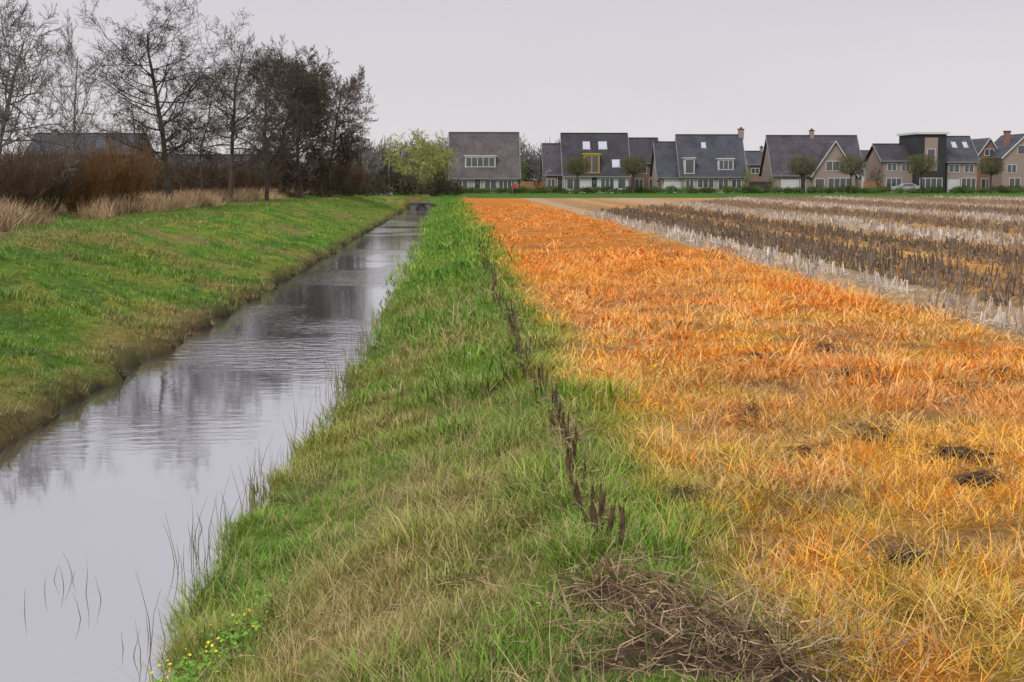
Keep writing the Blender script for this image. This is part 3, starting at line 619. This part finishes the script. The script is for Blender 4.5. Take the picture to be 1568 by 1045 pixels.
def house(name,px0,px1,ridge,eave,wall,roof,D=213,depth=9,wins=(),skies=(),dorm=(),garage=(),doors=(),chim=(),gable=None,fr=Fr,gut=True):
    x0,x1=SX(px0,D),SX(px1,D); ze=SZ(eave,D); zr=SZ(ridge,D+depth/2); ym=D+depth/2
    e=empty(name,((x0+x1)/2,D,0)); ov=.25
    w=MB(); 
    for xx,flip in((x0+.1,0),(x1-.1,1)):
        w.poly([(xx,D,0),(xx,D+depth,0),(xx,D+depth,ze),(xx,ym,zr-.12),(xx,D,ze)],0)
    w.poly([(x0+.1,D,0),(x1-.1,D,0),(x1-.1,D,ze),(x0+.1,D,ze)],0); w.poly([(x0+.1,D+depth,0),(x1-.1,D+depth,0),(x1-.1,D+depth,ze),(x0+.1,D+depth,ze)],0)
    w.build("walls",[wall],e)
    sl=(zr-ze)/(depth/2); R=MB(); up=np.array([0,0,.16])
    R.slab([(x0-ov,D-ov,ze-ov*sl),(x1+ov,D-ov,ze-ov*sl),(x1+ov,ym,zr),(x0-ov,ym,zr)],up,0)
    R.slab([(x0-ov,ym+.003,zr),(x1+ov,ym+.003,zr),(x1+ov,D+depth+ov,ze-ov*sl),(x0-ov,D+depth+ov,ze-ov*sl)],up,0)
    R.box(x0-ov,x1+ov,ym-.12,ym+.12,zr+.165,zr+.26,0)
    R.build("roof",[roof],e)
    if gut:
        g=MB(); g.box(x0-ov,x1+ov,D-ov-.16,D-ov-.01,ze-ov*sl-.02,ze-ov*sl+.14,0); g.box(x0+.15,x0+.25,D-.12,D-.02,0,ze-ov*sl-.03,0)
        for xx in (x0-ov-.09,x1+ov+.005):
            g.slab([(xx,D-ov,ze-ov*sl-.05),(xx+.08,D-ov,ze-ov*sl-.05),(xx+.08,ym,zr-.05),(xx,ym,zr-.05)],np.array([0,0,.24]),0)
        g.build("gutters_and_verges",[Gt],e)
    yf=lambda z: D+(z-ze)/sl
    W=MB()
    for (a,c,t,bt,n) in wins:
        window(W,SX(a,D),SX(c,D),max(.15,SZ(bt,D)),SZ(t,D),D,n)
    for (a,c,t,bt) in skies:
        za,zb=SZ(bt,D+2),SZ(t,D+3); xa,xb=SX(a,D+2),SX(c,D+2)
        W.slab([(xa,yf(za),za+.165),(xb,yf(za),za+.165),(xb,yf(zb),zb+.165),(xa,yf(zb),zb+.165)],np.array([0,-.03,.06]),2)
        W.box(xa-.07,xb+.07,yf(za)-.12,yf(za)-.035,za+.10,za+.24,1)
    if W.v: W.build("windows",[Gl,fr,Sk],e)
    if garage or doors:
        G=MB()
        for (a,c,t) in garage:
            xa,xb,zt=SX(a,D),SX(c,D),SZ(t,D); n=5
            for k in range(n): G.box(xa,xb,D-.05,D-.005,.02+(zt-.02)*k/n,(zt-.02)*(k+1)/n-.0,0)
            G.box(xa-.12,xa-.002,D-.08,D-.004,0,zt+.1,0); G.box(xb+.002,xb+.12,D-.08,D-.004,0,zt+.1,0)
        for (a,c,t) in doors:
            xa,xb,zt=SX(a,D),SX(c,D),SZ(t,D); G.box(xa,xb,D-.05,D-.004,.02,zt,1); G.box(xa-.08,xa-.002,D-.07,D-.004,.02,zt+.08,0); G.box(xb+.002,xb+.08,D-.07,D-.004,.02,zt+.08,0); G.box(xa+.2,xb-.2,D-.065,D-.052,zt*.55,zt*.85,2)
        G.build("doors",[Fr,Dk,Gl],e)
    for (a,c,t,bt,n,mt) in dorm:
        xa,xb=SX(a,D+1),SX(c,D+1); za,zb=SZ(bt,D+1),SZ(t,D+1); yd=yf(za)-.05
        d=MB(); d.box(xa,xb,yd,max(yf(zb),yd+1.2)+.2,za,zb,0); d.box(xa-.15,xb+.15,yd-.2,yf(zb)+.4,zb+.003,zb+.16,0)
        window(d,xa+.15,xb-.15,za+.22,zb-.15,yd-.01,n,2)
        d.m=[ (1 if i<12 else (0 if i<18 else 2)) for i in range(len(d.m))]
        d.build("dormer",[Gl,mt,Fr if mt is not Yl else Yl],e)
    for (a,c,t) in chim:
        xa,xb=SX(a,ym),SX(c,ym); zt=SZ(t,ym); cm=MB(); cm.box(xa,xb,ym-.35,ym+.35,zr-.6,zt,0); cm.box(xa-.07,xb+.07,ym-.42,ym+.42,zt+.003,zt+.12,1); cm.box((xa+xb)/2-.12,(xa+xb)/2+.12,ym-.12,ym+.12,zt+.125,zt+.35,1); cm.build("chimney",[Mp,Dk],e)
    if gable:
        a,c,pk,bt,wn=gable; xa,xb=SX(a,D),SX(c,D); xm=(xa+xb)/2; zp=SZ(pk,D-1); zb=SZ(bt,D-1); yd=D-1.2
        g=MB(); g.poly([(xa+.2,yd,0),(xb-.2,yd,0),(xb-.2,yd,zb),(xm,yd,zp-.1),(xa+.2,yd,zb)],0)
        g.poly([(xa+.2,yd,0),(xa+.2,D,0),(xa+.2,D,zb),(xa+.2,yd,zb)],0); g.poly([(xb-.2,yd,0),(xb-.2,D,0),(xb-.2,D,zb),(xb-.2,yd,zb)],0)
        yb=yf(zp)+.3
        for sgn,xe in((-1,xa),(1,xb)):
            g.slab([(xe+sgn*.2,yd-.3,zb-.45),(xm,yd-.3,zp),(xm,yb,zp),(xe+sgn*.2,yb,zb-.45)],up,1)
            g.slab([(xe+sgn*.22,yd-.36,zb-.5),(xm,yd-.36,zp-.03),(xm,yd-.305,zp-.03),(xe+sgn*.22,yd-.305,zb-.5)],np.array([0,0,.24]),2)
        g.build("cross_gable",[wall,roof,Fr],e)
        W=MB()
        for (a,c,t,bt,n) in wn: window(W,SX(a,yd),SX(c,yd),max(.15,SZ(bt,yd)),SZ(t,yd),yd,n)
        W.build("gable_windows",[Gl,Fr],e)
    return e
house("brown_roof_house",690,794,205,271,Mw,Rf1,wins=[(700,716,276,289,2),(742,760,275,290,2),(764,790,276,292,4)],dorm=[(712,759,240,258,5,Fr)],doors=[(727,735,274)],gut=True)
house("garage_annex",834,866,222,266,Mr,Rf4,D=216,depth=7,wins=[(838,850,274,288,2)],doors=[(854,861,273)])
house("yellow_dormer_house",864,963,206,268,Mwh,Rf3,wins=[(868,888,274,290,2),(920,940,274,289,3),(946,958,274,289,1)],skies=[(893,904,219,230),(917,930,219,230),(936,948,247,258)],dorm=[(893,917,237,267,2,Yl)],garage=[],doors=[(906,914,272)])
house("red_brick_house",966,1010,213,249,Mr,Rf3,D=222,wins=[(975,990,256,266,2),(972,985,274,290,2),(994,1005,274,290,1)])
house("garage_wing",1008,1043,219,270,Mw,Rf2,D=214,depth=8,garage=[(1018,1043,274)])
house("slate_roof_house",1043,1141,208,269,Mw,Rf2,wins=[(1050,1062,275,290,2),(1068,1093,274,288,3),(1100,1115,274,292,2),(1120,1135,275,288,2)],skies=[(1075,1082,220,228)],dorm=[(1046,1062,243,268,1,Mwh),(1098,1122,244,262,3,Fr)],chim=[(1129,1137,198)])
house("distant_brick_house",1146,1184,233,252,Mr,Rf2,D=245,wins=[(1150,1162,258,266,2),(1168,1178,258,266,2)],chim=[(1163,1167,226)])
house("cross_gable_house",1184,1320,209,267,Mp,Rf4,garage=[(1197,1222,275)],doors=[(1226,1233,274)],chim=[(1238,1244,200)],gable=(1240,1308,217,268,[(1264,1284,247,262,2),(1248,1262,274,292,1),(1268,1304,273,290,4)]))
house("distant_gabled_house",1322,1352,232,252,Mwh,Rf2,D=250,wins=[(1328,1345,257,266,3)])
house("brick_wing_house",1350,1404,222,246,Mp,Rf3,D=214,wins=[(1358,1372,250,262,2),(1380,1392,250,262,2),(1357,1380,273,289,3)],garage=[])
D=212; e=empty("flat_roof_tower_house",(SX(1424,D),D,0)); t=MB(); xa,xb=SX(1403,D),SX(1447,D); zt=SZ(205,D)
t.box(xa,xb,D,D+9,0,zt,0); t.box(SX(1414,D),SX(1434,D),D-.06,D-.003,SZ(262,D),zt-.5,1); t.box(xa-.3,xb+.3,D-.3,D+9.3,zt+.003,zt+.3,2); t.build("tower",[Dk,Mp,Fr],e)
W=MB(); window(W,SX(1418,D),SX(1430,D),SZ(250,D),SZ(228,D),D-.07,1); window(W,SX(1408,D),SX(1442,D),.4,SZ(273,D),D-.07,4); W.build("windows",[Gl,Fr],e)
house("brick_house",1448,1496,210,247,Mp,Rf2,wins=[(1452,1468,252,264,2),(1476,1490,252,264,2),(1472,1494,273,291,3)],skies=[(1458,1465,219,227),(1475,1482,219,227)],garage=[(1452,1468,275)])
def gablehouse(name,px0,px1,peak,eave,D,wall,roof,wins,chim=None,depth=10):
    x0,x1=SX(px0,D),SX(px1,D); ze,zp=SZ(eave,D),SZ(peak,D); xm=(x0+x1)/2; e=empty(name,(xm,D,0)); w=MB()
    w.poly([(x0,D,0),(x1,D,0),(x1,D,ze),(xm,D,zp-.1),(x0,D,ze)],0); w.poly([(x0,D,0),(x0,D+depth,0),(x0,D+depth,ze),(x0,D,ze)],0); w.poly([(x1,D,0),(x1,D+depth,0),(x1,D+depth,ze),(x1,D,ze)],0)
    w.poly([(x0,D+depth,0),(x1,D+depth,0),(x1,D+depth,ze),(xm,D+depth,zp-.1),(x0,D+depth,ze)],0); w.build("walls",[wall],e)
    g=MB()
    for s,xe in((-1,x0),(1,x1)):
        g.slab([(xe+s*.25,D-.25,ze-.3),(xm,D-.25,zp),(xm,D+depth+.25,zp),(xe+s*.25,D+depth+.25,ze-.3)],np.array([0,0,.16]),0)
        g.slab([(xe+s*.28,D-.32,ze-.36),(xm,D-.32,zp-.03),(xm,D-.255,zp-.03),(xe+s*.28,D-.255,ze-.36)],np.array([0,0,.25]),1)
    g.build("roof",[roof,Fr],e)
    W=MB()
    for (a,c,t,bt,n) in wins: window(W,SX(a,D),SX(c,D),max(.2,SZ(bt,D)),SZ(t,D),D,n)
    W.build("windows",[Gl,Fr],e)
    if chim:
        a,c,t=chim; cm=MB(); cm.box(SX(a,D),SX(c,D),D+3,D+3.8,ze,SZ(t,D),0); cm.box(SX(a,D)-.08,SX(c,D)+.08,D+2.92,D+3.88,SZ(t,D)+.003,SZ(t,D)+.15,1); cm.build("chimney",[Mr,Dk],e)
gablehouse("gable_end_house",1496,1530,212,238,224,Mr,Rf2,[(1506,1520,228,238,2),(1500,1512,250,262,2),(1502,1524,274,290,3)])
gablehouse("gable_end_house",1534,1604,205,240,218,Mp,Rf2,[(1556,1580,222,236,2),(1541,1555,252,265,2),(1545,1562,273,290,2)],(1548,1556,200))
house("distant_long_house",42,210,208,238,Mdk,Rf2,D=160,chim=[(84,92,203)],gut=False,wins=[(60,75,252,262,2)])
house("distant_farm_shed",255,420,240,262,Mdk,Rf3,D=165,gut=False,wins=[(270,290,268,276,2)])
fm=simple("orange_timber",(.38,.20,.09),.8,.3)
def fence(name,px0,px1,D,h,mat):
    f=MB(); x0,x1=SX(px0,D),SX(px1,D); x=x0
    while x<x1: f.box(x,x+.13,D,D+.03,0.05,h,0); x+=.15
    f.box(x0,x1,D+.033,D+.08,h*.3,h*.3+.1,0); f.box(x0,x1,D+.033,D+.08,h*.8,h*.8+.1,0); f.build(name,[mat],None)
fence("timber_garden_fence",796,834,209,1.7,fm); fence("timber_garden_fence",690,702,209,1.6,fm); fence("white_picket_fence",554,600,180,1.1,Fr); fence("timber_garden_fence",1146,1182,212,1.7,Dk); fence("timber_garden_fence",1322,1350,212,1.7,fm)
gm=simple("galvanised_steel",(.30,.31,.32),.5,.1)
def lamp(px,D,top):
    x=SX(px,D); z=SZ(top,D); V1,F1=segs([(x,D,0),(x,D,1),(x,D,z-.15),(x+.35,D-.02,z)],[(x,D,1),(x,D,z-.15),(x+.35,D-.02,z),(x+.85,D-.02,z+.04)],[.09,.07,.045,.09],[.07,.045,.04,.05],8); addobj("street_lamp",mesh_np("street_lamp",V1,F1,gm))
for a,D_,t in((557,178,214),(836,208,262),(596,182,246)): lamp(a,D_,t)
c=MB(); conc=simple("old_concrete",(.13,.125,.11),.9,.3,3)
c.box(-4.6,-2.4,140.6,141.2,-1.3,-.35,0); c.box(-4.7,-2.3,140.5,141.3,-.347,-.25,0); cv=c.build("concrete_culvert",[conc])
V1,F1=segs([(-3.5,140.3,-.85)],[(-3.5,141,-.85)],[.45],[.45],16); addobj("pipe",mesh_np("pipe",V1,F1,Dk),cv)
tyre=simple("tyre",(.02,.02,.02),.8,.1); cwhite=simple("car_paint_white",(.42,.42,.44),.25,.03)
def car(px,D,mat):
    x=SX(px,D); e=empty("parked_car",(x,D,0)); prof=[(-2.1,.35),(-2.15,.75),(-1.95,.95),(-1.1,1.02),(-.55,1.42),(.7,1.46),(1.45,1.05),(2.0,.95),(2.1,.6),(2.05,.35)]
    bm=bmesh.new(); A=[bm.verts.new((x+a,D-.85,z)) for a,z in prof]; B_=[bm.verts.new((x+a,D+.85,z)) for a,z in prof]; bm.faces.new(A); bm.faces.new(B_[::-1]); n=len(prof)
    for i in range(n): bm.faces.new((A[i],B_[i],B_[(i+1)%n],A[(i+1)%n]))
    for v in bm.verts:
        if v.co.z>1.2: v.co.y=D+(v.co.y-D)*.8
    bmesh.ops.bevel(bm,geom=list(bm.edges),offset=.05,segments=2,affect='EDGES')
    me=bpy.data.meshes.new("body"); bm.to_mesh(me); bm.free(); me.materials.append(mat); addobj("body",me,e)
    g=MB(); g.poly([(x-.95,D-.862,1.05),(x+1.2,D-.862,1.05),(x+.62,D-.72,1.4),(x-.5,D-.72,1.38)],0); g.build("side_windows",[Gl],e)
    V1,F1=segs([(x-1.3,D-.9,.32),(x+1.3,D-.9,.32),(x-1.3,D+.7,.32),(x+1.3,D+.7,.32)],[(x-1.3,D-.7,.32),(x+1.3,D-.7,.32),(x-1.3,D+.9,.32),(x+1.3,D+.9,.32)],[.33]*4,[.33]*4,16)
    addobj("wheels",mesh_np("wheels",V1,F1,tyre),e); V1,F1=segs([(x-1.3,D-.905,.32),(x+1.3,D-.905,.32)],[(x-1.3,D-.9,.32),(x+1.3,D-.9,.32)],[.01,.01],[.2,.2],12); addobj("hubs",mesh_np("hubs",V1,F1,gm),e)
car(1388,209.5,cwhite); car(385,145,cwhite)
def person(px,D):
    x=SX(px,D)
    J=[(0,0,.95,.13),(0,0,1.15,.13),(0,.0,1.38,.15),(0,-.02,1.50,.06),(0,-.02,1.58,.09),(0,-.02,1.70,.10),
       (-.19,0,1.42,.065),(-.25,.05,1.15,.045),(-.24,-.08,.92,.035),(-.24,-.12,.82,.03),
       (.19,0,1.42,.065),(.25,-.02,1.15,.045),(.24,.12,.93,.035),(.24,.16,.84,.03),
       (-.09,0,.9,.10),(-.10,-.10,.5,.07),(-.10,-.02,.09,.05),(-.10,-.18,.05,.04),
       (.09,0,.9,.10),(.10,.10,.5,.07),(.10,.30,.13,.05),(.10,.20,.05,.04)]
    E=[(0,1),(1,2),(2,3),(3,4),(4,5),(2,6),(6,7),(7,8),(8,9),(2,10),(10,11),(11,12),(12,13),(0,14),(14,15),(15,16),(16,17),(0,18),(18,19),(19,20),(20,21)]
    for hnd,sg in((9,-1),(13,1)):
        hx,hy,hz,_=J[hnd]
        for k,(dy,l) in enumerate([(-.03,.06),(-.01,.08),(.01,.075),(.03,.06),(-.045,.04)]):
            J.append((hx,hy+dy,hz-.03,.010)); E.append((hnd,len(J)-1)); J.append((hx-sg*.015,hy+dy*1.2,hz-.03-l,.008)); E.append((len(J)-2,len(J)-1))
    me=bpy.data.meshes.new("walker"); me.from_pydata([(x+a,D+b_,c) for a,b_,c,_ in J],E,[])
    o=addobj("walking_person",me); md=o.modifiers.new("s",'SKIN'); o.modifiers.new("ss",'SUBSURF').levels=1
    for i,v in enumerate(me.skin_vertices[0].data): v.radius=(J[i][3],J[i][3]*.85); v.use_root=(i==0)
    bpy.context.view_layer.update(); dg=bpy.context.evaluated_depsgraph_get(); nm=bpy.data.meshes.new_from_object(o.evaluated_get(dg)); o.modifiers.clear(); o.data=nm
    nm.materials.clear()
    for m_ in (simple("red_jacket",(.60,.05,.04),.8,.1),simple("dark_trousers",(.03,.035,.05),.9,.1),simple("skin",(.5,.33,.25),.6,.05),simple("hair",(.06,.04,.03),.8,.1)): nm.materials.append(m_)
    for p in nm.polygons:
        c=p.center; z=c.z; ax=abs(c.x-x)
        p.material_index = 3 if z>1.70 or (z>1.58 and c.y>D+.02) else 2 if z>1.52 or (ax>.17 and z<.86 and z>.6) else 0 if z>.86 or (ax>.19 and z>.86) else 1
        p.use_smooth=True
person(788,178)
# ---------------------------------------------------------------- world + sun
w=bpy.data.worlds.new("World"); scene.world=w; w.use_nodes=True; nt=w.node_tree; bg=nt.nodes["Background"]
sky=nt.nodes.new("ShaderNodeTexSky"); sky.sky_type='NISHITA'; sky.sun_disc=False; sky.sun_elevation=math.radians(48); sky.sun_rotation=math.radians(215)
tc=nt.nodes.new("ShaderNodeTexCoord"); sp=nt.nodes.new("ShaderNodeSeparateXYZ"); link(nt,tc.outputs["Generated"],sp.inputs[0])
cr=nt.nodes.new("ShaderNodeValToRGB"); link(nt,sp.outputs["Z"],cr.inputs[0])
cr.color_ramp.elements[0].position=0; cr.color_ramp.elements[0].color=(.75,.715,.74,1); cr.color_ramp.elements[1].position=1; cr.color_ramp.elements[1].color=(.94,.93,.96,1)
el=cr.color_ramp.elements.new(.13); el.color=(.645,.62,.66,1); el=cr.color_ramp.elements.new(.35); el.color=(.73,.71,.75,1)
no=nt.nodes.new("ShaderNodeTexNoise"); no.inputs["Scale"].default_value=2.2; no.inputs["Detail"].default_value=4
mp=nt.nodes.new("ShaderNodeMapping"); mp.inputs["Scale"].default_value=(1,1,3.5); link(nt,tc.outputs["Generated"],mp.inputs[0]); link(nt,mp.outputs[0],no.inputs["Vector"])
mr=nt.nodes.new("ShaderNodeMapRange"); mr.inputs["To Min"].default_value=9.3; mr.inputs["To Max"].default_value=11.3; link(nt,no.outputs["Fac"],mr.inputs["Value"])
vs=nt.nodes.new("ShaderNodeVectorMath"); vs.operation='SCALE'; link(nt,cr.outputs[0],vs.inputs[0]); link(nt,mr.outputs[0],vs.inputs["Scale"])
mx=nt.nodes.new("ShaderNodeMix"); mx.data_type='RGBA'; mx.inputs[0].default_value=.94; link(nt,sky.outputs[0],mx.inputs[6]); link(nt,vs.outputs[0],mx.inputs[7])
link(nt,mx.outputs[2],bg.inputs["Color"]); bg.inputs["Strength"].default_value=.1
sd=bpy.data.lights.new("sun",'SUN'); sd.energy=1.5; sd.angle=math.radians(20); sd.color=(1,.97,.93); so=bpy.data.objects.new("sun",sd); scene.collection.objects.link(so)
so.rotation_euler=(math.radians(42),0,math.radians(-35))
scene.view_settings.view_transform='Standard'; scene.view_settings.look='None'; scene.view_settings.exposure=0
